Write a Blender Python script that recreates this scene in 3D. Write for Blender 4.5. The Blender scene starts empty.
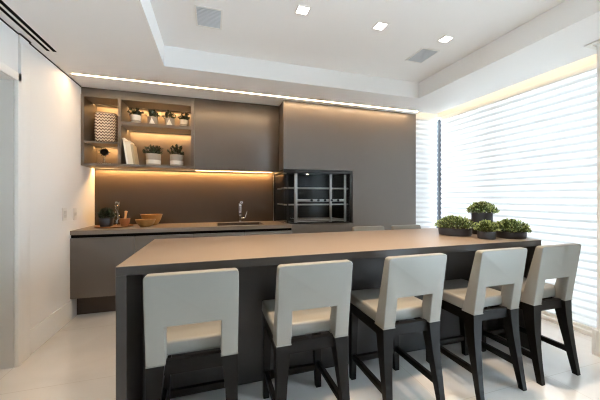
import bpy, bmesh, math, random
from mathutils import Vector, Matrix
R = math.radians
random.seed(7)
S = bpy.context.scene
COL = S.collection

# ------------------------------------------------------------------ camera, sky, exposure
cam_data = bpy.data.cameras.new('camera')
cam = bpy.data.objects.new('camera', cam_data); COL.objects.link(cam)
cam.location = (1.380, -4.041, 1.234)
cam.rotation_euler = (R(90), 0, -0.302)
cam_data.sensor_width = 36.0
cam_data.lens = 280.44 / 600 * 36
cam_data.shift_y = -2.04 / 600
cam_data.clip_start = 0.02
S.camera = cam

world = bpy.data.worlds.new('daylight'); S.world = world
world.use_nodes = True
bg = world.node_tree.nodes['Background']
bg.inputs[0].default_value = (0.72, 0.87, 1.0, 1)
bg.inputs[1].default_value = 16

S.view_settings.view_transform = 'Standard'
S.view_settings.look = 'None'
S.view_settings.gamma = 1.0
S.view_settings.use_curve_mapping = False
S.view_settings.exposure = 0.80
S.cycles.use_denoising = True
S.cycles.filter_width = 1.1
S.cycles.max_bounces = 10
S.cycles.diffuse_bounces = 6
S.cycles.glossy_bounces = 5
S.cycles.transmission_bounces = 6
S.cycles.transparent_max_bounces = 12
S.cycles.sample_clamp_indirect = 6.0
S.cycles.caustics_reflective = False
S.cycles.caustics_refractive = False

DOWNLIGHT_W = 3.2      # each recessed ceiling lamp
STOOL_W = 3.2          # the unseen row added over the stools
COVE_E = 4.5            # warm strip in the curtain pocket
SLOT_E = 76.0           # slot light in the ceiling before the cabinets
SHELF_E = 58.0          # strips in the shelf unit
UNDER_E = 105.0          # strip under the wall cabinets
H_BLIND = (0.06, 2.39)    # bottom and top of the blinds' cloth
WARM = (1.0, 0.75, 0.50)

# ------------------------------------------------------------------ materials
def lin(c):
    return tuple(((v/255)/12.92 if v/255 <= 0.04045 else ((v/255+0.055)/1.055)**2.4) for v in c)

def mat(name, rgb, rough=0.5, metal=0.0, noise=None, bump=0.0, bscale=80, spec=0.5, coat=0.0):
    m = bpy.data.materials.new(name); m.use_nodes = True
    nt = m.node_tree; b = nt.nodes['Principled BSDF']
    c = lin(rgb)
    b.inputs['Base Color'].default_value = (*c, 1)
    b.inputs['Roughness'].default_value = rough
    b.inputs['Metallic'].default_value = metal
    b.inputs['Specular IOR Level'].default_value = spec
    if coat: b.inputs['Coat Weight'].default_value = coat; b.inputs['Coat Roughness'].default_value = 0.30
    tc = nt.nodes.new('ShaderNodeTexCoord')
    if noise:
        sc, amt, stretch = noise
        mp = nt.nodes.new('ShaderNodeMapping'); mp.inputs['Scale'].default_value = stretch
        n = nt.nodes.new('ShaderNodeTexNoise'); n.inputs['Scale'].default_value = sc; n.inputs['Detail'].default_value = 4
        r = nt.nodes.new('ShaderNodeMix'); r.data_type = 'RGBA'
        nt.links.new(tc.outputs['Object'], mp.inputs[0]); nt.links.new(mp.outputs[0], n.inputs['Vector'])
        nt.links.new(n.outputs['Fac'], r.inputs['Factor'])
        r.inputs['A'].default_value = (*[v*(1-amt) for v in c], 1)
        r.inputs['B'].default_value = (*[min(1, v*(1+amt)) for v in c], 1)
        nt.links.new(r.outputs['Result'], b.inputs['Base Color'])
    if bump:
        n2 = nt.nodes.new('ShaderNodeTexNoise'); n2.inputs['Scale'].default_value = bscale
        bp = nt.nodes.new('ShaderNodeBump'); bp.inputs['Strength'].default_value = bump; bp.inputs['Distance'].default_value = 0.002
        nt.links.new(tc.outputs['Object'], n2.inputs['Vector'])
        nt.links.new(n2.outputs['Fac'], bp.inputs['Height']); nt.links.new(bp.outputs[0], b.inputs['Normal'])
    return m

def emit(name, rgb, e):
    m = bpy.data.materials.new(name); m.use_nodes = True
    nt = m.node_tree; nt.nodes.clear()
    o = nt.nodes.new('ShaderNodeOutputMaterial'); x = nt.nodes.new('ShaderNodeEmission')
    x.inputs[0].default_value = (*rgb, 1); x.inputs[1].default_value = e
    nt.links.new(x.outputs[0], o.inputs[0]); return m

M = {}
M['paint'] = mat('white_paint', (236, 234, 231), 0.6, bump=0.05, bscale=60)
M['ceil'] = mat('ceiling_paint', (244, 244, 243), 0.75, bump=0.04, bscale=60)
M['trim'] = mat('trim_lacquer', (236, 234, 230), 0.5)
M['door'] = mat('door_lacquer', (205, 201, 195), 0.35)
M['gap'] = mat('gap_shade', (40, 38, 36), 0.7)
M['taupe'] = mat('taupe_laminate', (85, 74, 63), 0.42, noise=(3, 0.05, (1, 1, 1)), bump=0.06, bscale=300, spec=0.85, coat=0.3)
M['splash'] = mat('backsplash_stone', (70, 58, 47), 0.5, noise=(6, 0.06, (1, 1, 1)), spec=0.35)
M['taupe_in'] = mat('taupe_laminate_inside', (118, 105, 93), 0.45, noise=(3, 0.05, (1, 1, 1)))
M['toe'] = mat('plinth_brown', (66, 54, 47), 0.5)
M['groove'] = mat('groove_black', (8, 8, 8), 0.9, spec=0.1)
M['worktop'] = mat('worktop_taupe', (124, 110, 98), 0.36, noise=(14, 0.07, (1, 1, 1)))
M['island'] = mat('island_taupe', (52, 48, 44), 0.42, noise=(5, 0.06, (1, 1, 1)), bump=0.05, bscale=200, spec=.35)
M['island_lit'] = mat('island_lit_taupe', (124, 110, 97), 0.36, noise=(5, 0.06, (1, 1, 1)))  # lighter copy of the island taupe: lamplight on the top painted in
M['island_dark'] = mat('island_panel', (42, 40, 39), 0.4, noise=(30, 0.08, (1, 1, .05)))
M['fabric'] = mat('offwhite_leather', (121, 118, 111), 0.5, noise=(6, 0.03, (1, 1, 1)), bump=0.12, bscale=220)
M['wood_dark'] = mat('dark_stained_wood', (14, 13, 12), 0.42, noise=(14, 0.25, (1, 1, .08)), spec=.12)
M['steel'] = mat('brushed_steel', (225, 224, 222), 0.42, 1.0)
M['chrome'] = mat('chrome', (225, 225, 225), 0.08, 1.0)
M['black'] = mat('black_metal', (16, 16, 17), 0.35)
M['blackglossy'] = mat('black_enamel', (12, 12, 14), 0.12)
M['darkbox'] = mat('dark_lining', (9, 9, 10), 0.3)
M['pot_black'] = mat('black_planter', (46, 47, 52), 0.45, bump=0.1, bscale=150)
M['pot_cement'] = mat('cement_pot', (178, 168, 155), 0.8, noise=(20, 0.1, (1, 1, 1)), bump=0.2, bscale=120)
M['pot_white'] = mat('white_glaze', (238, 233, 224), 0.4)
M['soil'] = mat('soil', (48, 37, 28), 0.9, noise=(60, 0.3, (1, 1, 1)))
M['leaf'] = mat('boxwood_leaf', (72, 90, 44), 0.5, noise=(40, 0.35, (1, 1, 1)))
M['leaf_pale'] = mat('boxwood_leaf_pale', (150, 164, 100), 0.5, noise=(40, 0.25, (1, 1, 1)))  # pale green leaves, whose tone also carries the highlights on the mounds
M['leaf_dark'] = mat('dark_leaf', (38, 48, 27), 0.45, noise=(30, 0.3, (1, 1, 1)))
M['stem'] = mat('twig', (76, 60, 42), 0.8)
M['bowl'] = mat('bowl_wood', (152, 112, 62), 0.4, noise=(22, 0.35, (1, 1, .25)))
M['mortar'] = mat('mortar_wood', (150, 98, 58), 0.4, noise=(22, 0.25, (1, 1, .25)))
M['pestle'] = mat('pestle_wood', (224, 168, 104), 0.4)
M['board'] = mat('board_wood', (142, 96, 62), 0.45, noise=(18, 0.2, (.2, 1, 1)))
M['paper'] = mat('paper_white', (240, 236, 228), 0.6)
M['cover_tan'] = mat('book_cover_tan', (178, 160, 130), 0.55)
M['cover_cream'] = mat('book_cover_cream', (226, 216, 196), 0.55)
M['plate'] = mat('switch_plastic', (226, 222, 216), 0.3)
M['plate_in'] = mat('switch_rocker', (206, 201, 195), 0.3)
M['grille'] = mat('grille_grey', (194, 199, 203), 0.5)
M['mullion'] = mat('dark_aluminium', (52, 52, 56), 0.4)
M['frost'] = mat('headrail_white', (238, 236, 232), 0.5)
M['lamp'] = emit('lamp_diffuser', (1.0, 0.93, 0.84), 9.0)
M['slot'] = emit('slot_light', (1.0, 0.68, 0.38), SLOT_E)
M['cove'] = emit('cove_light', (1.0, 0.80, 0.50), COVE_E)
M['shelf_led'] = emit('shelf_led', (1.0, 0.60, 0.24), SHELF_E)
M['under_led'] = emit('under_led', (1.0, 0.58, 0.22), UNDER_E)
M['tiny_lamp'] = emit('grill_lamp', (1.0, 0.9, 0.75), 6.0)

def glass(name, tint, refl=0.1):
    m = bpy.data.materials.new(name); m.use_nodes = True
    nt = m.node_tree; nt.nodes.clear()
    o = nt.nodes.new('ShaderNodeOutputMaterial'); mx = nt.nodes.new('ShaderNodeMixShader')
    t = nt.nodes.new('ShaderNodeBsdfTransparent'); g = nt.nodes.new('ShaderNodeBsdfGlossy')
    t.inputs[0].default_value = (*tint, 1); g.inputs['Roughness'].default_value = 0.03
    f = nt.nodes.new('ShaderNodeLayerWeight'); f.inputs['Blend'].default_value = 0.25
    mp = nt.nodes.new('ShaderNodeMath'); mp.operation = 'MULTIPLY_ADD'; mp.inputs[1].default_value = 0.35; mp.inputs[2].default_value = refl
    mp.use_clamp = True
    nt.links.new(f.outputs['Fresnel'], mp.inputs[0]); nt.links.new(mp.outputs[0], mx.inputs[0])
    nt.links.new(t.outputs[0], mx.inputs[1]); nt.links.new(g.outputs[0], mx.inputs[2]); nt.links.new(mx.outputs[0], o.inputs[0])
    return m
M['pane'] = glass('window_pane', (0.93, 0.95, 0.96), 0.03)
M['smoked'] = glass('grill_glass', (0.88, 0.89, 0.90), 0.0)
M['clear'] = glass('clear_glass', (0.90, 0.92, 0.90), 0.14)

PITCH = (H_BLIND[1]-H_BLIND[0])/32
def shade_mat():
    m = bpy.data.materials.new('pleated_shade_fabric'); m.use_nodes = True
    nt = m.node_tree; nt.nodes.clear()
    o = nt.nodes.new('ShaderNodeOutputMaterial'); mx = nt.nodes.new('ShaderNodeMixShader')
    d = nt.nodes.new('ShaderNodeBsdfDiffuse'); t = nt.nodes.new('ShaderNodeBsdfTranslucent')
    d.inputs[0].default_value = (0.66, 0.66, 0.66, 1); t.inputs[0].default_value = (0.92, 0.87, 0.82, 1)
    # pleat shading put into the cloth as a less translucent stripe per pleat
    tc = nt.nodes.new('ShaderNodeTexCoord'); sp = nt.nodes.new('ShaderNodeSeparateXYZ')
    n = nt.nodes.new('ShaderNodeMath'); n.operation = 'PINGPONG'; n.inputs[1].default_value = PITCH/2
    r = nt.nodes.new('ShaderNodeMapRange'); r.interpolation_type = 'SMOOTHSTEP'
    r.inputs['From Min'].default_value = PITCH*.04; r.inputs['From Max'].default_value = PITCH*.24
    r.inputs['To Min'].default_value = 0.035; r.inputs['To Max'].default_value = 0.088
    nt.links.new(tc.outputs['Object'], sp.inputs[0]); nt.links.new(sp.outputs['Z'], n.inputs[0]); nt.links.new(n.outputs[0], r.inputs['Value'])
    nt.links.new(r.outputs[0], mx.inputs[0])
    nt.links.new(d.outputs[0], mx.inputs[1]); nt.links.new(t.outputs[0], mx.inputs[2]); nt.links.new(mx.outputs[0], o.inputs[0])
    return m
M['shade'] = shade_mat()

def floor_mat():
    m = bpy.data.materials.new('polished_porcelain'); m.use_nodes = True
    nt = m.node_tree; b = nt.nodes['Principled BSDF']
    tc = nt.nodes.new('ShaderNodeTexCoord')
    n = nt.nodes.new('ShaderNodeTexNoise'); n.inputs['Scale'].default_value = 1.6; n.inputs['Detail'].default_value = 7; n.inputs['Distortion'].default_value = 1.2
    cr = nt.nodes.new('ShaderNodeValToRGB')
    cr.color_ramp.elements[0].position = 0.30; cr.color_ramp.elements[0].color = (*lin((221, 217, 212)), 1)
    cr.color_ramp.elements[1].position = 0.62; cr.color_ramp.elements[1].color = (*lin((232, 229, 225)), 1)
    br = nt.nodes.new('ShaderNodeTexBrick')
    br.offset = 0.0; br.inputs['Scale'].default_value = 1.0
    br.inputs['Brick Width'].default_value = 0.9; br.inputs['Row Height'].default_value = 0.9
    br.inputs['Mortar Size'].default_value = 0.0016; br.inputs['Mortar Smooth'].default_value = 0.1
    br.inputs['Mortar'].default_value = (*lin((205, 197, 188)), 1)
    nt.links.new(tc.outputs['Object'], n.inputs['Vector']); nt.links.new(tc.outputs['Object'], br.inputs['Vector'])
    nt.links.new(n.outputs['Fac'], cr.inputs[0])
    nt.links.new(cr.outputs[0], br.inputs['Color1']); nt.links.new(cr.outputs[0], br.inputs['Color2'])
    nt.links.new(br.outputs['Color'], b.inputs['Base Color'])
    b.inputs['Roughness'].default_value = 0.05
    b.inputs['Specular IOR Level'].default_value = 1.0
    b.inputs['Coat Weight'].default_value = 0.9; b.inputs['Coat Roughness'].default_value = 0.03; b.inputs['Coat IOR'].default_value = 1.7
    return m
M['floor'] = floor_mat()

def weave_mat():
    m = bpy.data.materials.new('zigzag_weave'); m.use_nodes = True
    nt = m.node_tree; b = nt.nodes['Principled BSDF']; b.inputs['Roughness'].default_value = 0.8
    tc = nt.nodes.new('ShaderNodeTexCoord'); sp = nt.nodes.new('ShaderNodeSeparateXYZ')
    nt.links.new(tc.outputs['Object'], sp.inputs[0])
    def math_(op, a, bb, c=None):
        q = nt.nodes.new('ShaderNodeMath'); q.operation = op
        for i, v in enumerate((a, bb, c)):
            if v is None: continue
            if isinstance(v, (int, float)): q.inputs[i].default_value = v
            else: nt.links.new(v, q.inputs[i])
        return q.outputs[0]
    s = math_('ADD', sp.outputs['X'], sp.outputs['Y'])
    zig = math_('PINGPONG', s, 0.016)                      # small chevrons
    row = math_('ADD', sp.outputs['Z'], math_('MULTIPLY', zig, 1.25))
    st = math_('PINGPONG', row, 0.017)
    k = math_('GREATER_THAN', st, 0.0066)
    mx = nt.nodes.new('ShaderNodeMix'); mx.data_type = 'RGBA'
    nt.links.new(k, mx.inputs['Factor'])
    mx.inputs['A'].default_value = (*lin((96, 66, 48)), 1); mx.inputs['B'].default_value = (*lin((236, 220, 200)), 1)
    nt.links.new(mx.outputs['Result'], b.inputs['Base Color'])
    return m
M['weave'] = weave_mat()

def tri_mat():
    """white pot glaze with a grey cement field: pointed pattern of the small pots"""
    m = bpy.data.materials.new('pointed_glaze'); m.use_nodes = True
    nt = m.node_tree; b = nt.nodes['Principled BSDF']; b.inputs['Roughness'].default_value = 0.6
    tc = nt.nodes.new('ShaderNodeTexCoord'); sp = nt.nodes.new('ShaderNodeSeparateXYZ')
    nt.links.new(tc.outputs['Object'], sp.inputs[0])
    a = nt.nodes.new('ShaderNodeMath'); a.operation = 'PINGPONG'; a.inputs[1].default_value = 0.05
    nt.links.new(sp.outputs['X'], a.inputs[0])
    c = nt.nodes.new('ShaderNodeMath'); c.operation = 'MULTIPLY_ADD'; c.inputs[1].default_value = 2.2
    nt.links.new(a.outputs[0], c.inputs[0]); nt.links.new(sp.outputs['Z'], c.inputs[2])
    g = nt.nodes.new('ShaderNodeMath'); g.operation = 'LESS_THAN'; g.inputs[1].default_value = 0.105
    nt.links.new(c.outputs[0], g.inputs[0])
    mx = nt.nodes.new('ShaderNodeMix'); mx.data_type = 'RGBA'; nt.links.new(g.outputs[0], mx.inputs['Factor'])
    mx.inputs['A'].default_value = (*lin((160, 150, 138)), 1); mx.inputs['B'].default_value = (*lin((242, 237, 228)), 1)
    nt.links.new(mx.outputs['Result'], b.inputs['Base Color'])
    return m
M['pointed'] = tri_mat()

# ------------------------------------------------------------------ mesh helpers
def box(bm, x0, x1, y0, y1, z0, z1, bev=0.0, seg=2, mx=None):
    ret = bmesh.ops.create_cube(bm, size=1)
    vs = ret['verts']
    for v in vs:
        v.co = Vector((x0+(v.co.x+.5)*(x1-x0), y0+(v.co.y+.5)*(y1-y0), z0+(v.co.z+.5)*(z1-z0)))
    if bev:
        es = list({e for v in vs for e in v.link_edges})
        r = bmesh.ops.bevel(bm, geom=es, offset=bev, segments=seg, profile=0.5, affect='EDGES')
        vs = list({v for v in r['verts']} | {v for v in vs if v.is_valid})
    if mx is not None:
        bmesh.ops.transform(bm, matrix=mx, verts=vs)
    return vs

def hexa(bm, lo, hi, bev=0.0, seg=2):
    """solid between two quads (lists of 4 points, same winding)"""
    a = [bm.verts.new(p) for p in lo]; b = [bm.verts.new(p) for p in hi]
    fs = [bm.faces.new(a[::-1]), bm.faces.new(b)]
    for i in range(4):
        j = (i+1) % 4
        fs.append(bm.faces.new((a[i], a[j], b[j], b[i])))
    if bev:
        es = list({e for f in fs for e in f.edges})
        bmesh.ops.bevel(bm, geom=es, offset=bev, segments=seg, profile=0.5, affect='EDGES')

def loft(bm, sections, bev=0.0):
    rings = [[bm.verts.new(p) for p in s] for s in sections]
    n = len(rings[0]); es = []
    for a, b in zip(rings, rings[1:]):
        for i in range(n):
            j = (i+1) % n
            bm.faces.new((a[i], a[j], b[j], b[i]))
    bm.faces.new(rings[0][::-1]); bm.faces.new(rings[-1])

def lathe(bm, prof, seg=32, c=(0, 0, 0)):
    """prof: (radius, z) list; open profile revolved, closed where r is 0"""
    rings = []
    for r, z in prof:
        if r < 1e-6:
            rings.append([bm.verts.new((c[0], c[1], c[2]+z))])
        else:
            rings.append([bm.verts.new((c[0]+r*math.cos(2*math.pi*k/seg), c[1]+r*math.sin(2*math.pi*k/seg), c[2]+z)) for k in range(seg)])
    for a, b in zip(rings, rings[1:]):
        for k in range(seg):
            l = (k+1) % seg
            if len(a) == 1 and len(b) == 1: continue
            if len(a) == 1: bm.faces.new((a[0], b[l], b[k]))
            elif len(b) == 1: bm.faces.new((a[k], a[l], b[0]))
            else: bm.faces.new((a[k], a[l], b[l], b[k]))

def tube(bm, pts, r, seg=10):
    rings = []
    P = [Vector(p) for p in pts]
    rr = r if isinstance(r, (list, tuple)) else [r]*len(P)
    for i, p in enumerate(P):
        d = (P[min(i+1, len(P)-1)] - P[max(i-1, 0)]).normalized()
        u = d.orthogonal().normalized() if i == 0 else (u - d*u.dot(d)).normalized()
        w = d.cross(u)
        rings.append([bm.verts.new(p + rr[i]*(math.cos(2*math.pi*k/seg)*u + math.sin(2*math.pi*k/seg)*w)) for k in range(seg)])
    for a, b in zip(rings, rings[1:]):
        for k in range(seg):
            l = (k+1) % seg
            bm.faces.new((a[k], a[l], b[l], b[k]))
    bm.faces.new(rings[0][::-1]); bm.faces.new(rings[-1])

def prism(bm, poly, axis, a, b, bev=0.0, seg=2):
    """extrude a 2D polygon along axis ('x','y','z') from a to b"""
    def P(p, t):
        return {'x': (t, p[0], p[1]), 'y': (p[0], t, p[1]), 'z': (p[0], p[1], t)}[axis]
    A = [bm.verts.new(P(p, a)) for p in poly]; B = [bm.verts.new(P(p, b)) for p in poly]
    fs = [bm.faces.new(A[::-1]), bm.faces.new(B)]
    n = len(poly)
    for i in range(n):
        j = (i+1) % n
        fs.append(bm.faces.new((A[i], A[j], B[j], B[i])))
    bmesh.ops.recalc_face_normals(bm, faces=fs)
    if bev:
        es = list({e for f in fs for e in f.edges})
        bmesh.ops.bevel(bm, geom=es, offset=bev, segments=seg, profile=0.5, affect='EDGES')

LOW = 0.02
def leaves(bm, c, rad, n, size, rng, shell=0.55, lift=0.0, up=0.35):
    """folded pointed leaves filling the outer part of an ellipsoid's upper half"""
    for _ in range(n):
        d = Vector((rng.gauss(0, 1), rng.gauss(0, 1), abs(rng.gauss(0, 1))*1.1 + LOW)).normalized()
        t = shell + (1-shell)*rng.random()
        p = Vector((c[0]+d.x*rad[0]*t, c[1]+d.y*rad[1]*t, c[2]+lift+d.z*rad[2]*t))
        f = (d + Vector((rng.uniform(-.7, .7), rng.uniform(-.7, .7), rng.uniform(-.2, .9)+up))).normalized()
        s = f.orthogonal().normalized(); s = Matrix.Rotation(rng.uniform(0, 6.28), 3, f) @ s
        nn = f.cross(s); L = size*rng.uniform(.7, 1.3); W = L*.36
        a = bm.verts.new(p); b = bm.verts.new(p+f*L*.5+s*W+nn*W*.35)
        m_ = bm.verts.new(p+f*L*.5); e = bm.verts.new(p+f*L); g = bm.verts.new(p+f*L*.5-s*W+nn*W*.35)
        bm.faces.new((a, b, m_)); bm.faces.new((b, e, m_)); bm.faces.new((a, m_, g)); bm.faces.new((m_, e, g))

def obj(name, bm, m, parent=None, smooth=False, loc=None):
    me = bpy.data.meshes.new(name)
    bmesh.ops.recalc_face_normals(bm, faces=bm.faces) if not smooth or smooth != 'leaf' else None
    bm.to_mesh(me); bm.free()
    me.materials.append(M[m] if isinstance(m, str) else m)
    if smooth is True:
        for p in me.polygons: p.use_smooth = True
        try: me.set_sharp_from_angle(angle=R(38))
        except Exception: pass
    o = bpy.data.objects.new(name, me); COL.objects.link(o)
    if parent: o.parent = parent
    if loc: o.location = loc
    return o

def boxes(name, m, lst, parent=None, bev=0.0, seg=2):
    bm = bmesh.new()
    for b in lst: box(bm, *b, bev=bev, seg=seg)
    return obj(name, bm, m, parent, smooth=bool(bev))

def tag(o, label, cat, group=None):
    o['label'] = label; o['category'] = cat
    if group: o['group'] = group
    return o

def thing(name, label, cat, loc=(0, 0, 0), rz=0.0, group=None):
    o = bpy.data.objects.new(name, None); COL.objects.link(o)
    o.empty_display_size = 0.05
    o.location = loc; o.rotation_euler = (0, 0, rz)
    return tag(o, label, cat, group)

def struct(o):
    o['kind'] = 'structure'; return o

def dup(root, loc, rz, label, group=None, sc=None):
    r = root.copy(); COL.objects.link(r); r.location = loc; r.rotation_euler = (0, 0, rz); r['label'] = label
    if group: r['group'] = group
    if sc: r.scale = sc
    for ch in list(root.children):
        c = ch.copy(); COL.objects.link(c); c.parent = r
        for g in list(ch.children):
            d = g.copy(); COL.objects.link(d); d.parent = c
    return r

# ------------------------------------------------------------------ room shell
H = 2.458; HT = 2.651; YF = -7.4          # ceiling, tray, far end of the room behind the camera
TX0, TX1, TY1, TY0 = 0.951, 3.799, -1.18, -5.6
PX, PY = 4.49, -0.72                      # edge of the ceiling before the curtain pocket
WX, WY = 4.80, -0.42                      # window planes

struct(boxes('floor', 'floor', [(-1.6, 5.4, YF, 0.3, -0.08, 0.0)]))
bm = bmesh.new()
# lower ceiling made of slabs round the raised tray, and the tray above
for b in [(-0.02, TX0, YF, PY, H, H+.28), (TX1, PX, YF, PY, H, H+.28), (TX0, TX1, TY1, PY, H, H+.28), (TX0, TX1, YF, TY0, H, H+.28),
          (TX0, TX1, TY0, TY1, HT, H+.28),
          (-0.02, 4.215, PY, 0.0, H, H+.28),                 # over the cabinets
          (PX, 5.1, YF, -2.62, H, H+.28)]:
    box(bm, *b)
struct(obj('ceiling', bm, 'ceil'))
bm = bmesh.new()
box(bm, PX, 5.1, -2.62, -0.1, H+.20, H+.28); box(bm, 4.215, PX, PY, -0.1, H+.20, H+.28)
struct(obj('ceiling', bm, 'ceil'))
# left wall with its door opening
WT = 0.22
bm = bmesh.new()
box(bm, -WT, 0, -1.47, 0.0, 0, H+.28)
box(bm, -WT, 0, -2.60, -1.47, 2.09, H+.28)
box(bm, -WT, 0, YF, -2.60, 0, H+.28)
struct(obj('wall_left', bm, 'paint'))
struct(boxes('wall_back', 'paint', [(-WT, 4.5, 0.0, 0.2, 0, H+.28)]))
struct(boxes('wall_rear', 'taupe', [(-WT, 5.1, YF-.2, YF, 0, H+.28)]))  # unseen end wall, added in dark taupe to cut light on the stools
# pier at the right of the window, running on behind the viewpoint
bm = bmesh.new()
WY0, WY1 = -5.2, -3.7                     # unseen window, added to bring daylight in from behind the viewpoint
box(bm, 4.265, 5.1, WY1, -2.63, 0, H); box(bm, 4.265, 5.1, YF, WY0, 0, H); box(bm, 4.265, 5.1, WY0, WY1, 2.40, H)
struct(obj('wall_right', bm, 'paint'))
w = struct(bpy.data.objects.new('added_window', None)); COL.objects.link(w)
bm = bmesh.new()
for y in (WY0+.03, WY1-.03): box(bm, 4.70, 4.78, y-.03, y+.03, 0, 2.40)
box(bm, 4.70, 4.78, WY0, WY1, 0, .07); box(bm, 4.70, 4.78, WY0, WY1, 2.33, 2.40)
obj('frame', bm, M['mullion'], w)
boxes('pane', 'pane', [(4.735, 4.741, WY0+.06, WY1-.06, .07, 2.33)], w)
struct(boxes('baseboard_right', 'trim', [(4.243, 4.265, -3.7, -2.63, 0, 0.20), (4.243, 4.60, -2.63, -2.608, 0, 0.20)], bev=.003))
struct(boxes('trim_1', 'trim', [(4.225, 4.265, -3.7, -2.60, H-.012, H-.0005), (4.225, 4.60, -2.60, -2.57, H-.012, H-.0005)]))
# skirting, pilaster and casing of the left wall
struct(boxes('baseboard_left', 'trim', [(0.0, 0.012, -1.312, -0.515, 0.0, 0.195)], bev=.002))
struct(boxes('trim_2', 'trim', [(0.0, 0.018, -1.430, -1.318, 0.0, 2.385), (0.0, 0.010, -1.430, -1.318, 2.385, H)], bev=.003))
d = struct(thing('door_1', 'white cased door opening in the left wall', 'door', (0, -1.47, 0)))
del d['label'], d['category']
bm = bmesh.new()
box(bm, 0, .024, -.001, .038, 0, 2.15, bev=.004); box(bm, 0, .024, -1.175, .038, 2.091, 2.15, bev=.004)
box(bm, 0, .024, -1.175, -1.131, 0, 2.15, bev=.004)
obj('casing', bm, 'trim', d, smooth=True)
bm = bmesh.new()
box(bm, -.212, -.172, -1.12, -.009, 0.004, 2.086, bev=.003)
obj('door_leaf', bm, 'door', d, smooth=True)
bm = bmesh.new()
box(bm, -.218, 0, -.008, -.0005, 0.0, 2.089)
obj('jamb', bm, 'door', d)
struct(boxes('groove_shade_strip', 'door', [(0.0, 0.003, -1.3175, -1.3125, 0.0, 2.385)]))  # grey strip painted as the shade of a groove beside the pilaster
# dark strip stands in for the shade in the wall-to-ceiling gap
struct(boxes('gap_shade_strip', 'gap', [(0.0, 0.006, YF, -0.40, H-.010, H-.001), (0.006, 0.021, -1.435, -1.312, H-.010, H-.001)]))

# windows: mullions, panes
w = struct(bpy.data.objects.new('window_1', None)); COL.objects.link(w)
bm = bmesh.new()
for y in (-2.58, -1.42, -0.47):
    box(bm, WX-.03, WX+.05, y-.03, y+.03, 0, H+.2)
box(bm, WX-.03, WX+.05, -2.58, -.47, 0, .07); box(bm, WX-.03, WX+.05, -2.58, -.47, H+.12, H+.2)
obj('frame', bm, 'mullion', w)
boxes('pane', 'pane', [(WX, WX+.006, -2.55, -1.45, .07, H+.12)], w)
boxes('pane', 'pane', [(WX, WX+.006, -1.39, -.50, .07, H+.12)], w)
boxes('sill', 'trim', [(4.60, 4.765, -2.60, -.50, 0, .035)], w, bev=.004)
w = struct(bpy.data.objects.new('window_2', None)); COL.objects.link(w)
bm = bmesh.new()
for x in (4.53, 4.83):
    box(bm, x-.025, x+.025, WY-.03, WY+.05, 0, H+.2)
box(bm, 4.53, 4.83, WY-.03, WY+.05, 0, .07); box(bm, 4.53, 4.83, WY-.03, WY+.05, H+.12, H+.2)
obj('frame', bm, 'mullion', w)
boxes('pane', 'pane', [(4.55, 4.81, WY, WY+.006, .07, H+.12)], w)
# corner post between the two windows, seen in the gap of the blinds
struct(boxes('trim_4', 'mullion', [(4.70, 4.76, -.60, -.52, 0, 2.435)], bev=.003))

# lintels over the windows, at the back of the curtain pocket
struct(boxes('trim_5', 'paint', [(4.645, 4.90, -2.62, -.60, 2.441, H+.20), (4.222, 4.90, -.60, -.46, 2.441, H+.20)]))
# pleated blinds
def pleats(bm, axis, fixed, a, b, z0, z1, pitch, depth):
    n = int(round((z1-z0)/pitch)); rows = []
    for i in range(n):
        for t, dd in ((0, 0.0), (.18, .55), (.45, 1.0), (.72, .75), (.9, .30)):
            rows.append((z0+(i+t)*(z1-z0)/n, dd*depth))
    rows.append((z1, 0))
    prev = None
    for z, dd in rows:
        if axis == 'y': pr = [bm.verts.new((fixed-dd, a, z)), bm.verts.new((fixed-dd, b, z))]
        else: pr = [bm.verts.new((a, fixed-dd, z)), bm.verts.new((b, fixed-dd, z))]
        if prev: bm.faces.new((prev[0], prev[1], pr[1], pr[0]))
        prev = pr
b1 = thing('window_blind', 'wide white pleated blind covering the big window on the right', 'blind', (0, 0, 0))
bm = bmesh.new(); pleats(bm, 'y', 4.665, -2.57, -.655, *H_BLIND, PITCH, .022); obj('shade', bm, 'shade', b1, smooth=True)
boxes('headrail', 'frost', [(4.635, 4.70, -2.57, -.655, 2.39, 2.44)], b1, bev=.004)
boxes('bottom_rail', 'frost', [(4.645, 4.68, -2.57, -.655, 0.036, .062)], b1, bev=.004)
b2 = thing('window_blind', 'narrow white pleated blind between the tall cabinet and the dark corner post', 'blind', (0, 0, 0))
bm = bmesh.new(); pleats(bm, 'x', -.585, 4.222, 4.625, *H_BLIND, PITCH, .022); obj('shade', bm, 'shade', b2, smooth=True)
boxes('headrail', 'frost', [(4.222, 4.625, -.62, -.555, 2.39, 2.44)], b2, bev=.004)
boxes('bottom_rail', 'frost', [(4.222, 4.625, -.605, -.57, 0.0, .062)], b2, bev=.004)

# light strip hidden in the curtain pocket
t = thing('cove_light', 'warm light strip glowing along the pocket above the wide window blind', 'light strip', (0, 0, 0))
boxes('housing', 'trim', [(4.492, 4.512, -2.60, -.70, H+.10, H+.13)], t)
boxes('light_strip', 'cove', [(4.513, 4.523, -2.60, -.70, H+.10, H+.13)], t)
t = thing('cove_light', 'short warm light strip above the narrow blind beside the tall cabinet', 'light strip', (0, 0, 0))
boxes('housing', 'trim', [(4.225, 4.48, -.718, -.70, H+.10, H+.13)], t)
boxes('light_strip', 'cove', [(4.225, 4.48, -.699, -.69, H+.10, H+.13)], t)

# slot light in the ceiling in front of the cabinets
t = thing('slot_light', 'long thin warm light slot in the ceiling in front of the wall cabinets', 'light strip', (0, 0, 0))
boxes('housing', 'trim', [(.06, 4.16, -.757, -.749, H-.003, H-.0005), (.06, 4.16, -.735, -.727, H-.003, H-.0005)], t)
boxes('light_strip', 'slot', [(.06, 4.16, -.749, -.735, H-.0025, H-.0005)], t)

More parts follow.
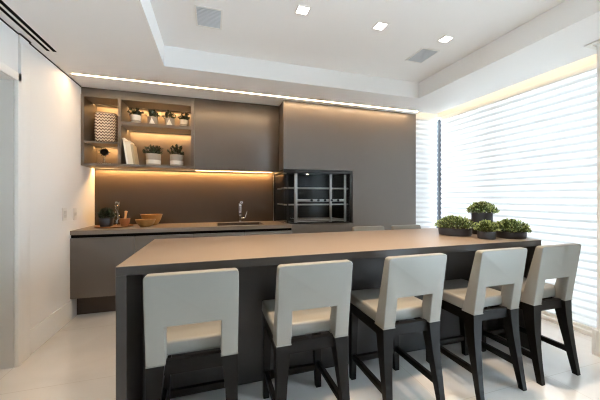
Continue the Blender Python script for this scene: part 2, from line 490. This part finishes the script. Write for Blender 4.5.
# downlights in the tray
def downlight(x, y, label, grp='square recessed downlights in the raised ceiling', watts=None, spread=105):
    t = thing('downlight', label, 'downlight', (x, y, HT), group=grp)
    s = .052; q = .040
    bm = bmesh.new()
    for b in [(-s, s, -s, -q, -.004, 0), (-s, s, q, s, -.004, 0), (-s, -q, -q, q, -.004, 0), (q, s, -q, q, -.004, 0)]: box(bm, *b)
    obj('frame', bm, 'trim', t)
    boxes('diffuser', 'lamp', [(-q, q, -q, q, -.0025, -.0005)], t)
    ld = bpy.data.lights.new('downlight_bulb', 'AREA'); ld.shape = 'SQUARE'; ld.size = .07; ld.energy = watts or DOWNLIGHT_W
    ld.color = WARM; ld.spread = R(spread)
    lo = bpy.data.objects.new('bulb', ld); COL.objects.link(lo); lo.parent = t; lo.location = (0, 0, -.006)
    return t
downlight(2.029, -2.029, 'lit square downlight nearest the left ceiling grille')
downlight(2.699, -2.031, 'lit square downlight in the middle of the row of three')
downlight(3.365, -2.040, 'lit square downlight nearest the right ceiling grille')
for x in (1.15, 1.85, 2.55, 3.22):              # unseen row over the stools, added to light seats and floor
    downlight(x, -2.60, 'added square downlight above the bar stools, out of view', 'added downlights above the stools', STOOL_W, 75)

def grille(x, y, w_, h_, label):
    t = thing('ceiling_grille', label, 'grille', (x, y, HT))
    a, b = w_/2, h_/2; f = .012
    bm = bmesh.new()
    for q in [(-a, a, -b, -b+f, -.005, 0), (-a, a, b-f, b, -.005, 0), (-a, -a+f, -b+f, b-f, -.005, 0), (a-f, a, -b+f, b-f, -.005, 0)]: box(bm, *q)
    obj('frame', bm, 'trim', t)
    bm = bmesh.new(); box(bm, -a+f, a-f, -b+f, b-f, -.002, -.0005)
    for i in range(14):
        yy = -b+f+(i+.5)*(2*b-2*f)/14
        box(bm, -a+f, a-f, yy-.003, yy+.003, -.0045, -.002)
    obj('mesh', bm, 'grille', t)
grille(1.352, -1.722, .20, .26, 'grey square grille in the raised ceiling at its left')
grille(3.372, -1.735, .20, .26, 'grey square grille in the raised ceiling near the window side')

# linear diffuser: two black slots at upper left
t = thing('slot_diffuser', 'linear air diffuser with two black slots in the ceiling above the left wall', 'diffuser', (0, 0, 0))
boxes('frame', 'trim', [(.060, .064, -3.2, -1.185, H-.003, H-.0005), (.089, .107, -3.2, -1.185, H-.003, H-.0005), (.136, .140, -3.2, -1.185, H-.003, H-.0005)], t)
boxes('slot', 'groove', [(.064, .089, -3.2, -1.19, H-.002, H-.0005)], t)
boxes('slot', 'groove', [(.107, .136, -3.2, -1.19, H-.002, H-.0005)], t)

# switch plates on the left wall
def switch(y, z, label, rockers):
    t = thing('light_switch', label, 'light switch', (0, y, z), group='switch plates on the left wall')
    bm = bmesh.new(); box(bm, 0, .008, -.038, .038, -.062, .062, bev=.003); obj('plate', bm, 'plate', t, smooth=True)
    for k in range(rockers):
        bm = bmesh.new(); zz = (k-(rockers-1)/2)*.036
        box(bm, .008, .012, -.022, .022, zz-.016, zz+.016, bev=.0015); obj('rocker', bm, 'plate_in', t, smooth=True)
switch(-.75, 1.076, 'white switch plate on the left wall, farther from the counter', 2)
switch(-.537, 1.066, 'white switch plate on the left wall, right beside the counter end', 1)

# ------------------------------------------------------------------ base cabinets, worktop, sink
DB = .64
def base_unit(i, x0, x1, label):
    t = thing('base_cabinet', label, 'cabinet', (x0, 0, 0), group='base cabinets along the back wall')
    W = x1-x0
    bm = bmesh.new()
    if i == 0: box(bm, 0.002, W-.001, -DB+.022, -.005, .208, .834)
    else: box(bm, .001, W-.001, -DB+.022, -.005, .208, .62)
    obj('carcass', bm, 'taupe', t)
    boxes('plinth', 'toe', [(0.002 if i == 0 else .0, W, -.515, -.495, 0, .207)], t)
    bm = bmesh.new(); box(bm, .003 if i else .002, W-.003, -DB, -DB+.020, .208, .824, bev=.0015); obj('door', bm, 'taupe', t, smooth=True)
    boxes('finger_groove_shade', 'groove', [(0.002 if i == 0 else 0, W, -DB+.0205, -DB+.0218, .780, .8555)], t)  # black strip stands in for the shade inside the finger groove
xs = [0, .583, 1.166, 1.749, 2.335]
labs = ['taupe base cabinet against the left wall, below the wooden tray', 'taupe base cabinet second from the left wall, mostly behind the island',
        'taupe base cabinet below the left half of the sink', 'taupe base cabinet beside the grill cabinet, below the tap']
for i in range(4): base_unit(i, xs[i], xs[i+1], labs[i])

SX0, SX1, SY0, SY1 = 1.43, 2.01, -.53, -.14; SE = .001
t = thing('worktop', 'taupe worktop running along the back wall under the tap', 'worktop', (0, 0, 0))
bm = bmesh.new()
z0, z1 = .856, .90
for b in [(0.001, SX0-SE, -DB, -.001), (SX1+SE, 2.336, -DB, -.001), (SX0-SE, SX1+SE, -DB, SY0-SE), (SX0-SE, SX1+SE, SY1+SE, -.001)]:
    box(bm, b[0], b[1], b[2], b[3], z0, z1)
bmesh.ops.remove_doubles(bm, verts=bm.verts, dist=1e-5)
obj('slab', bm, 'worktop', t)
t = thing('sink', 'dark rectangular sink sunk in the worktop before the tap', 'sink', (0, 0, 0))
bm = bmesh.new()
g = .012; zb = .70
for b in [(SX0, SX0+g, SY0, SY1, zb, .897), (SX1-g, SX1, SY0, SY1, zb, .897), (SX0+g, SX1-g, SY0, SY0+g, zb, .897), (SX0+g, SX1-g, SY1-g, SY1, zb, .897), (SX0, SX1, SY0, SY1, zb-.012, zb)]:
    box(bm, *[v for v in b])
obj('basin', bm, 'toe', t)
bm = bmesh.new(); lathe(bm, [(0, 0), (.045, 0), (.045, .004), (.03, .005), (0, .003)], 24, (1.72, -.34, zb)); obj('drain', bm, 'steel', t, smooth=True)

t = thing('backsplash', 'plain taupe panel on the back wall behind the tap', 'backsplash', (0, 0, 0))
boxes('panel', 'splash', [(0.001, 2.222, -.014, -.0005, .9005, 1.586)], t)

# tap
t = thing('tap', 'square chrome mixer tap with side lever behind the sink', 'tap', (1.742, -.078, .90))
bm = bmesh.new(); box(bm, -.024, .024, -.024, .024, 0, .008, bev=.002); box(bm, -.017, .017, -.017, .017, .008, .285, bev=.003)
obj('column', bm, 'chrome', t, smooth=True)
bm = bmesh.new(); box(bm, -.017, .017, -.215, .017, .262, .287, bev=.003); box(bm, -.012, .012, -.208, -.182, .250, .263, bev=.002); obj('spout', bm, 'chrome', t, smooth=True)
bm = bmesh.new(); tube(bm, [(.017, 0, .055), (.06, 0, .055)], .015, 14); obj('valve', bm, 'chrome', t, smooth=True)
bm = bmesh.new(); tube(bm, [(.060, 0, .055), (.072, 0, .062), (.088, 0, .115), (.098, 0, .150)], [.007, .006, .005, .004], 8); obj('lever', bm, 'chrome', t, smooth=True)

# ------------------------------------------------------------------ wall cabinets
DU = .396; ZU0 = 1.59; ZU1 = 2.37
t = thing('open_shelf_unit', 'taupe open shelf unit with lit compartments at the left wall', 'shelf unit', (0, 0, 0))
T = .026
bm = bmesh.new()
for b in [(.001, .029, -DU, -.001, ZU0, ZU1), (1.127, 1.163, -DU, -.001, ZU0, ZU1), (.029, 1.127, -DU, -.001, ZU0, ZU0+.03), (.029, 1.127, -DU, -.001, ZU1-.018, ZU1),
          (.356, .386, -DU, -.03, ZU0+.03, ZU1-.018)]: box(bm, *b)
obj('carcass', bm, 'taupe', t)
boxes('back_panel', 'taupe_in', [(.029, 1.127, -.03, -.012, ZU0+.03, ZU1-.018)], t)
boxes('shelf', 'taupe', [(.029, .356, -DU+.004, -.03, 1.846, 1.866)], t)
boxes('shelf', 'taupe', [(.386, 1.127, -DU+.004, -.03, 2.064, 2.104)], t)
boxes('top_filler', 'taupe', [(.001, 1.163, -DU+.012, -.001, ZU1, H-.002)], t)
for x0, x1, z in [(.032, .353, ZU1-.018), (.032, .353, 1.846), (.389, 1.124, ZU1-.018), (.389, 1.124, 2.064)]:
    boxes('led_strip', 'shelf_led', [(x0, x1, -.112, -.100, z-.006, z-.0005)], t)
    boxes('led_profile', 'taupe', [(x0, x1, -.120, -.114, z-.012, z-.0005)], t)
t = thing('wall_cabinet', 'closed taupe wall cabinet between the open shelves and tall cabinet', 'cabinet', (0, 0, 0))
boxes('carcass', 'taupe', [(1.166, 2.222, -DU+.022, -.001, 1.594, H-.002)], t)
bm = bmesh.new(); box(bm, 1.166, 2.222, -DU, -DU+.020, 1.580, H-.004, bev=.0015); obj('door', bm, 'taupe', t, smooth=True)
t = thing('under_cabinet_light', 'warm light strip under the wall cabinets above the backsplash', 'light strip', (0, 0, 0))
boxes('light_strip', 'under_led', [(.03, 2.20, -.078, -.064, 1.581, 1.5895)], t)
boxes('profile', 'taupe', [(.03, 2.20, -.088, -.081, 1.570, 1.5895)], t)

# ------------------------------------------------------------------ tall cabinet with the grill niche
t = thing('tall_cabinet', 'full-height taupe cabinet block around the glass grill', 'cabinet', (0, 0, 0))
DW = .633
NX1, NZ0, NZ1 = 3.19, .895, 1.602
bm = bmesh.new()
box(bm, 2.226, 4.214, -DW, -.001, NZ1, H-.002)
box(bm, NX1, 4.214, -DW, -.001, NZ0, NZ1)
box(bm, 2.338, 4.214, -DW, -.001, .10, NZ0)
bmesh.ops.remove_doubles(bm, verts=bm.verts, dist=1e-5)
obj('carcass', bm, 'taupe', t)
boxes('plinth', 'toe', [(2.338, 4.214, -.55, -.53, 0, .10)], t)

g = thing('built_in_grill', 'built-in grill behind glass with steel uprights in the tall cabinet', 'grill', (0, 0, 0))
bm = bmesh.new()
box(bm, 2.232, 3.186, -.030, -.016, NZ0+.008, NZ1-.004); box(bm, 3.172, 3.186, -.615, -.03, NZ0+.008, NZ1-.004)
box(bm, 2.232, 3.172, -.62, -.03, NZ1-.016, NZ1-.004); box(bm, 2.34, 3.172, -.60, -.03, NZ0+.006, NZ0+.016)
obj('lining', bm, 'darkbox', g)
bm = bmesh.new()
box(bm, 2.228, 3.186, -.630, -.604, NZ1-.046, NZ1-.004, bev=.002); box(bm, 2.228, 2.250, -.604, -.03, NZ1-.046, NZ1-.004, bev=.002)
box(bm, 3.150, 3.186, -.630, -.604, NZ0+.008, NZ1-.046, bev=.002)
box(bm, 2.228, 2.252, -.075, -.03, NZ0+.008, NZ1-.046, bev=.002)
obj('frame', bm, 'black', g, smooth=True)
boxes('glass_panel', 'smoked', [(2.256, 3.148, -.618, -.612, NZ0+.02, NZ1-.048)], g)
boxes('glass_panel', 'smoked', [(2.234, 2.240, -.60, -.078, NZ0+.02, NZ1-.048)], g)
for x, wd in [(2.405, .021), (2.893, .014), (3.108, .016)]:
    bm = bmesh.new(); box(bm, x-wd, x+wd, -.575, -.555, NZ0+.018, NZ1-.05, bev=.003); obj('upright', bm, 'steel', g, smooth=True)
for x in (2.30,):
    bm = bmesh.new(); box(bm, x-.010, x+.010, -.56, -.545, NZ0+.018, NZ1-.05, bev=.002); obj('upright', bm, 'mullion', g, smooth=True)
for z, r in [(1.362, .012), (1.147, .010)]:
    bm = bmesh.new(); tube(bm, [(2.27, -.12, z), (2.27, -.535, z), (2.285, -.55, z), (3.16, -.55, z)], r, 10); obj('rail', bm, 'steel', g, smooth=True)
bm = bmesh.new(); box(bm, 2.43, 3.10, -.56, -.50, 1.185, 1.218, bev=.004); obj('skewer_gearbox', bm, 'steel', g, smooth=True)
for k in range(5):
    x = 2.62+k*.095
    bm = bmesh.new(); tube(bm, [(x, -.585, 1.203), (x, -.56, 1.203)], .015, 14); obj('skewer_socket', bm, 'black', g, smooth=True)
bm = bmesh.new()
for z in (.925, .945):
    tube(bm, [(2.43, -.55, z), (3.10, -.55, z)], .006, 8)
for k in range(22):
    x = 2.45+k*.03
    tube(bm, [(x, -.55, .945), (x, -.12, .945)], .003, 6)
obj('grate', bm, 'steel', g, smooth=True)
bm = bmesh.new(); box(bm, 2.40, 3.12, -.52, -.10, NZ0+.016, .925); obj('ember_tray', bm, 'blackglossy', g)
bm = bmesh.new(); lathe(bm, [(0, 0), (.012, 0), (.012, .012), (0, .012)], 16, (2.58, -.52, NZ1-.060)); obj('lamp', bm, 'tiny_lamp', g, smooth=True)

# ------------------------------------------------------------------ island
IX0, IX1, IY0, IY1 = .932, 3.881, -2.48, -1.518
t = thing('kitchen_island', 'long taupe island with waterfall ends in the middle of the kitchen', 'island', (0, 0, 0))
bm = bmesh.new(); box(bm, IX0, IX1, IY0, IY1, .854, .8975, bev=.001, seg=1); obj('top', bm, 'island', t, smooth=True)
bm = bmesh.new(); box(bm, IX0, IX1, IY0, IY1, .898, .90); obj('lit_top_sheet', bm, 'island_lit', t)  # thin lighter sheet, lamplight on the island put into its colour
bm = bmesh.new(); box(bm, IX0, IX0+.046, IY0, IY1, 0, .8535, bev=.0012, seg=1); obj('side_panel', bm, 'island', t, smooth=True)
bm = bmesh.new(); box(bm, IX1-.046, IX1, IY0, IY1, 0, .8535, bev=.0012, seg=1); obj('side_panel', bm, 'island', t, smooth=True)
boxes('front_panel', 'island_dark', [(IX0+.047, IX1-.047, -2.16, -2.14, 0.002, .8535)], t)
boxes('rear_panel', 'island_dark', [(IX0+.047, IX1-.047, -1.84, -1.82, 0.002, .8535)], t)

# ------------------------------------------------------------------ stools
def stool(label, loc, rz=0.0):
    t = thing('bar_stool', label, 'stool', loc, rz, 'off-white bar stools at the island')
    hw = .193
    # seat cushion
    bm = bmesh.new(); box(bm, -hw+.002, hw-.002, -.150, .236, .515, .585, bev=.014, seg=4)
    obj('seat', bm, 'fabric', t, smooth=True)
    # backrest: an upside-down U, thick at the foot and thinner at the top
    def yr(z): return -.208 - (z-.510)*.14       # rear face
    def yf(z): return -.120 - (z-.510)*.245      # front face
    bm = bmesh.new()
    zt, zo, zb, pw, cr = .915, .683, .510, .076, .020
    out = [(-hw, zb), (-hw+pw, zb), (-hw+pw, zo), (hw-pw, zo), (hw-pw, zb), (hw, zb), (hw, zt-cr)]
    for k in range(1, 5):
        a = k/5*math.pi/2; out.append((hw-cr+cr*math.cos(a), zt-cr+cr*math.sin(a)))
    out.append((hw-cr, zt)); out.append((-hw+cr, zt))
    for k in range(1, 5):
        a = math.pi/2+k/5*math.pi/2; out.append((-hw+cr+cr*math.cos(a), zt-cr+cr*math.sin(a)))
    out.append((-hw, zt-cr))
    A = [bm.verts.new((x, yr(z), z)) for x, z in out]; B = [bm.verts.new((x, yf(z), z)) for x, z in out]
    fs = [bm.faces.new(A), bm.faces.new(B[::-1])]
    n = len(out)
    rim = []
    for i in range(n):
        j = (i+1) % n
        fs.append(bm.faces.new((A[j], A[i], B[i], B[j])))
    rim = [e for f in fs[:2] for e in f.edges]
    bmesh.ops.recalc_face_normals(bm, faces=fs)
    bmesh.ops.bevel(bm, geom=rim, offset=.006, segments=3, profile=.5, affect='EDGES')
    back = obj('backrest', bm, 'fabric', t, smooth=True)
    # welt along the lower hem of each post
    for s in (-1, 1):
        bm = bmesh.new(); x0, x1 = sorted((s*hw, s*(hw-pw)))
        box(bm, x0-.001, x1+.001, -.2095, -.119, .508, .513, bev=.001); obj('hem', bm, 'fabric', back)
    # apron
    bm = bmesh.new()
    e = .178
    box(bm, -e, e, .196, .222, .452, .514); box(bm, -e, e, -.185, -.160, .452, .514)
    box(bm, -e-.006, -e+.020, -.160, .196, .452, .514); box(bm, e-.020, e+.006, -.160, .196, .452, .514)
    obj('apron', bm, 'wood_dark', t)
    # legs
    for s in (-1, 1):
        bm = bmesh.new()
        def sec(z, xo, w_, ya, yb): return [(s*xo, ya, z), (s*(xo-w_), ya, z), (s*(xo-w_), yb, z), (s*xo, yb, z)]
        loft(bm, [sec(0, .190, .034, .168, .202), sec(.25, .188, .042, .170, .214), sec(.514, .186, .052, .172, .228)])
        obj('leg', bm, 'wood_dark', t)
        bm = bmesh.new()
        loft(bm, [sec(0, .193, .030, -.257, -.224), sec(.06, .1925, .033, -.248, -.211), sec(.14, .192, .038, -.236, -.194), sec(.24, .1915, .045, -.223, -.174),
                  sec(.34, .191, .054, -.212, -.154), sec(.43, .191, .063, -.207, -.138), sec(.510, .191, .072, -.206, -.125)])
        obj('leg', bm, 'wood_dark', t, smooth=True)
    # stretchers
    for s in (-1, 1):
        x0, x1 = sorted((s*.184, s*.160))
        boxes('stretcher', 'wood_dark', [(x0, x1, -.190, .170, .135, .172)], t, bev=.002)
    boxes('stretcher', 'wood_dark', [(-.146, .146, .170, .196, .118, .152)], t, bev=.002)
    boxes('stretcher', 'wood_dark', [(-.146, .146, -.207, -.183, .118, .152)], t, bev=.002) if False else None
    return t

s0 = stool('off-white bar stool at the left end of the island, nearest the viewer', (1.300, -2.50, 0))
for x, rz, lab in [(1.868, 0, 'off-white bar stool second from the left waterfall end of the island'),
                   (2.468, 0, 'off-white bar stool in the middle of the front row'),
                   (3.112, 0, 'off-white bar stool in front of the potted plants, second from the window'),
                   (3.636, 0, 'off-white bar stool at the window end of the island')]:
    dup(s0, (x, -2.50, 0), rz, lab)
dup(s0, (3.05, -1.50, 0), math.pi, 'off-white bar stool across the island, only its top edge showing, nearer the grill')
dup(s0, (3.55, -1.50, 0), math.pi, 'off-white bar stool across the island, only its top edge showing, nearer the narrow blind')

# ------------------------------------------------------------------ plants on the island
def bowl_plant(x, y, r, h, label, seed, mound, grow=1.25, nleaf=900):
    rng = random.Random(seed)
    t = thing('potted_boxwood', label, 'potted plant', (x, y, .901), group='black bowls of low green plants on the island')
    bm = bmesh.new()
    lathe(bm, [(0, .001), (r*.93, .001), (r*.97, .006), (r, h*.55), (r*.99, h), (r*.93, h), (r*.92, h-.016), (0, h-.016)], 40)
    obj('pot', bm, 'pot_black', t, smooth=True)
    bm = bmesh.new(); lathe(bm, [(0, h-.012), (r*.6, h-.013), (r*.915, h-.0155)], 24); obj('soil', bm, 'soil', t, smooth=True)
    bm = bmesh.new()
    for k in range(26):
        a = rng.uniform(0, 6.28); q = rng.uniform(0, .7)*r
        p0 = (q*math.cos(a), q*math.sin(a), h-.016)
        tube(bm, [p0, (p0[0]*1.35, p0[1]*1.35, h+mound*rng.uniform(.45, .8))], .0016, 5)
    obj('stems', bm, 'stem', t)
    bm = bmesh.new(); leaves(bm, (0, 0, h), (r*grow, r*grow, mound), int(nleaf*.8), .023, rng, shell=.45, lift=-.004)
    f = obj('foliage', bm, 'leaf', t, smooth='leaf')
    bm = bmesh.new(); leaves(bm, (0, 0, h), (r*grow*1.03, r*grow*1.03, mound*1.05), nleaf//3, .020, rng, shell=.8, lift=-.002)
    obj('highlight_leaves', bm, 'leaf_pale', t, smooth='leaf')  # outer pale leaves standing in for highlights
bowl_plant(3.478, -2.03, .135, .066, 'wide black bowl of green plant, leftmost of the four on the island', 1, .098, 1.16)
bowl_plant(3.752, -2.07, .085, .196, 'taller black pot of green plant standing at the back of the group', 2, .092, 1.40, 700)
bowl_plant(3.525, -2.300, .066, .062, 'small black bowl of green plant at the front of the group', 3, .078, 1.3, 520)
bowl_plant(3.768, -2.320, .108, .054, 'black bowl of green plant nearest the window end of the island', 4, .090, 1.14)

# ------------------------------------------------------------------ things on the worktop
Z = .90
bm = bmesh.new(); lathe(bm, [(0, 0), (.170, 0), (.188, .006), (.192, .016), (.186, .018), (.175, .010), (0, .009)], 48)
tag(obj('tray', bm, 'board', loc=(.292, -.300, Z), smooth=True), 'round dark wooden tray on the worktop by the left wall', 'tray')

rng = random.Random(11)
t = thing('potted_herb', 'bushy dark plant in a square black pot on the wooden tray', 'potted plant', (.226, -.335, Z+.0105))
bm = bmesh.new(); hexa(bm, [(-.05, -.05, 0), (.05, -.05, 0), (.05, .05, 0), (-.05, .05, 0)], [(-.058, -.058, .10), (.058, -.058, .10), (.058, .058, .10), (-.058, .058, .10)], bev=.004)
obj('pot', bm, 'pot_black', t, smooth=True)
bm = bmesh.new(); leaves(bm, (0, 0, .098), (.085, .085, .10), 420, .030, rng, shell=.3); obj('foliage', bm, 'leaf_dark', t, smooth='leaf')

t = thing('glass_decanter', 'clear glass decanter standing behind the black herb pot', 'decanter', (.292, -.190, Z+.0095))
bm = bmesh.new(); lathe(bm, [(0, .004), (.054, .004), (.062, .012), (.058, .055), (.032, .13), (.019, .17), (.020, .215), (.034, .235), (.036, .240),
                             (.031, .236), (.017, .215), (.016, .17), (.029, .13), (.054, .055), (.057, .016), (0, .012)], 36)
obj('bottle', bm, 'clear', t, smooth=True)
bm = bmesh.new(); lathe(bm, [(0, .20), (.013, .21), (.015, .238), (.020, .248), (.027, .262), (.020, .282), (0, .288)], 24); obj('stopper', bm, 'clear', t, smooth=True)

t = thing('mortar', 'small wooden mortar on the tray right of the herb pot', 'mortar', (.398, -.300, Z+.0105))
bm = bmesh.new(); lathe(bm, [(0, 0), (.036, 0), (.040, .006), (.050, .035), (.056, .075), (.057, .085), (.050, .085), (.042, .04), (.03, .018), (0, .014)], 36)
obj('bowl', bm, 'mortar', t, smooth=True)
bm = bmesh.new(); tube(bm, [(.396, -.300, Z+.032), (.399, -.300, Z+.07), (.407, -.300, Z+.13), (.412, -.300, Z+.178), (.4125, -.300, Z+.183)], [.016, .015, .011, .016, .010], 14)
tag(obj('pestle', bm, 'pestle', smooth=True), 'pale wooden pestle standing in the wooden mortar', 'pestle')

def bowl(x, y, r, h, label):
    bm = bmesh.new()
    lathe(bm, [(0, 0), (r*.52, 0), (r*.56, .004), (r*.82, h*.45), (r*.98, h*.95), (r, h), (r*.95, h), (r*.77, h*.46), (r*.5, .014), (0, .010)], 44)
    tag(obj('wooden_bowl', bm, 'bowl', loc=(x, y, Z), smooth=True), label, 'bowl', 'wooden bowls on the worktop')
bowl(.632, -.375, .108, .083, 'smaller wooden bowl in front on the worktop beside the tray')
bowl(.652, -.140, .124, .130, 'deeper wooden bowl behind the smaller one on the worktop')

# ------------------------------------------------------------------ things on the shelves
# woven vase, upper left compartment
t = thing('woven_vase', 'tall brown and white zigzag woven vase in the upper left compartment', 'vase', (.188, -.20, 1.867))
bm = bmesh.new()
def rsec(z, a, b, n=40):
    pts = []
    for k in range(n):
        th = 2*math.pi*k/n; c, s = math.cos(th), math.sin(th)
        pts.append((a*math.copysign(abs(c)**.45, c), b*math.copysign(abs(s)**.45, s), z))
    return pts
loft(bm, [rsec(0, .106, .075), rsec(.02, .110, .078), rsec(.18, .112, .080), rsec(.34, .110, .078), rsec(.352, .104, .073)])
obj('body', bm, 'weave', t, smooth=True)
bm = bmesh.new(); loft(bm, [rsec(.352, .098, .068), rsec(.358, .098, .068)]); obj('opening', bm, 'black', t, smooth=True)  # solid black disc, the shade inside the mouth painted on

# ornament on a clear stand, lower left compartment
t = thing('ornament', 'dark round ornament on a clear glass foot in the lower left compartment', 'ornament', (.168, -.22, 1.621))
bm = bmesh.new(); box(bm, -.080, .080, -.045, .045, 0, .022, bev=.004); box(bm, -.012, .012, -.012, .012, .022, .110, bev=.003); obj('foot', bm, 'clear', t, smooth=True)
bm = bmesh.new()
lathe(bm, [(0, -.042), (.020, -.038), (.038, -.022), (.046, 0), (.038, .022), (.020, .038), (0, .042)], 28, (0, 0, .150))
obj('ball', bm, 'pot_black', t, smooth=True)
bm = bmesh.new()
for k in range(9):
    a = 2*math.pi*k/9
    tube(bm, [(.040*math.cos(a), 0, .150+.036*math.sin(a)), (.066*math.cos(a), 0, .150+.055*math.sin(a))], [.004, .0015], 6)
obj('spikes', bm, 'black', t, smooth=True)

# books leaning against the divider
def book(x, h, th, dep, ang, mcover, label):
    t = thing('book', label, 'book', (x, -.36, 1.6225), group='books leaning in the lower right compartment')
    mx = Matrix.Rotation(ang, 4, 'Y')
    bm = bmesh.new()
    box(bm, 0, .003, 0, dep, 0, h, mx=mx); box(bm, th-.003, th, 0, dep, 0, h, mx=mx); box(bm, .003, th-.003, 0, .003, 0, h, mx=mx)
    obj('cover', bm, mcover, t)
    bm = bmesh.new(); box(bm, .003, th-.003, .003, dep-.005, .004, h-.005, mx=mx); obj('pages', bm, 'paper', t)
book(.432, .305, .020, .20, R(-8), 'paper', 'white tall slim book leaning against the shelf divider')
book(.4525, .270, .050, .20, R(-8), 'cover_cream', 'thick cream book leaning between the white and the tan ones')
book(.5035, .235, .022, .18, R(-8), 'cover_tan', 'tan book, rightmost of the leaning three')

def shelf_plant(x, y, z, r, h, label, seed, kind, grp, tall=.085, spread=1.5):
    z += .0015
    rng = random.Random(seed)
    t = thing('shelf_plant', label, 'potted plant', (x, y, z), group=grp)
    bm = bmesh.new()
    prof = [(0, 0), (r*.90, 0), (r*.93, .003), (r, h), (r*.90, h), (r*.88, h-.012), (0, h-.012)]
    lathe(bm, prof, 32)
    obj('pot', bm, {'band': 'pot_cement', 'point': 'pointed', 'low': 'pot_cement'}[kind], t, smooth=True)
    if kind != 'point':
        bm = bmesh.new()
        za, zb = (h*.50, h*1.002) if kind == 'band' else (h*.18, h*.50)
        def rr(z): return r*(.93+.07*z/h)+.0008
        lathe(bm, [(rr(za)-.003, za), (rr(za), za), (rr(zb), zb), (rr(zb)-.003, zb)], 32)
        obj('white_band', bm, 'pot_white', t, smooth=True)
    bm = bmesh.new(); lathe(bm, [(0, h-.010), (r*.87, h-.011)], 20); obj('soil', bm, 'soil', t)
    bm = bmesh.new(); leaves(bm, (0, 0, h), (r*spread, r*1.2, tall*1.1), 85, min(.046, r*.62), rng, shell=.2, up=.3)
    obj('foliage', bm, 'leaf_dark', t, smooth='leaf')
g1 = 'small potted plants on the upper shelf'; g2 = 'potted plants on the lower shelf'
shelf_plant(.490, -.20, 2.105, .056, .125, 'white and grey pot with spreading plant, leftmost on the upper shelf', 21, 'band', g1, .070, 1.5)
shelf_plant(.675, -.20, 2.105, .058, .118, 'white pointed pot with round bushy plant, second on the upper shelf', 22, 'point', g1, .080, 1.15)
shelf_plant(.868, -.20, 2.105, .056, .118, 'white pointed pot with loose plant, third on the upper shelf', 23, 'point', g1, .075, 1.2)
shelf_plant(1.035, -.20, 2.105, .052, .112, 'white and grey pot with thin plant, rightmost on the upper shelf', 24, 'band', g1, .080, 1.25)
shelf_plant(.682, -.20, 1.621, .084, .150, 'wide cement pot with white band, next to the leaning books', 25, 'low', g2, .085, 1.2)
shelf_plant(.948, -.20, 1.621, .080, .150, 'cement pot with white band, at the right end of the lower shelf', 26, 'low', g2, .095, 1.0)
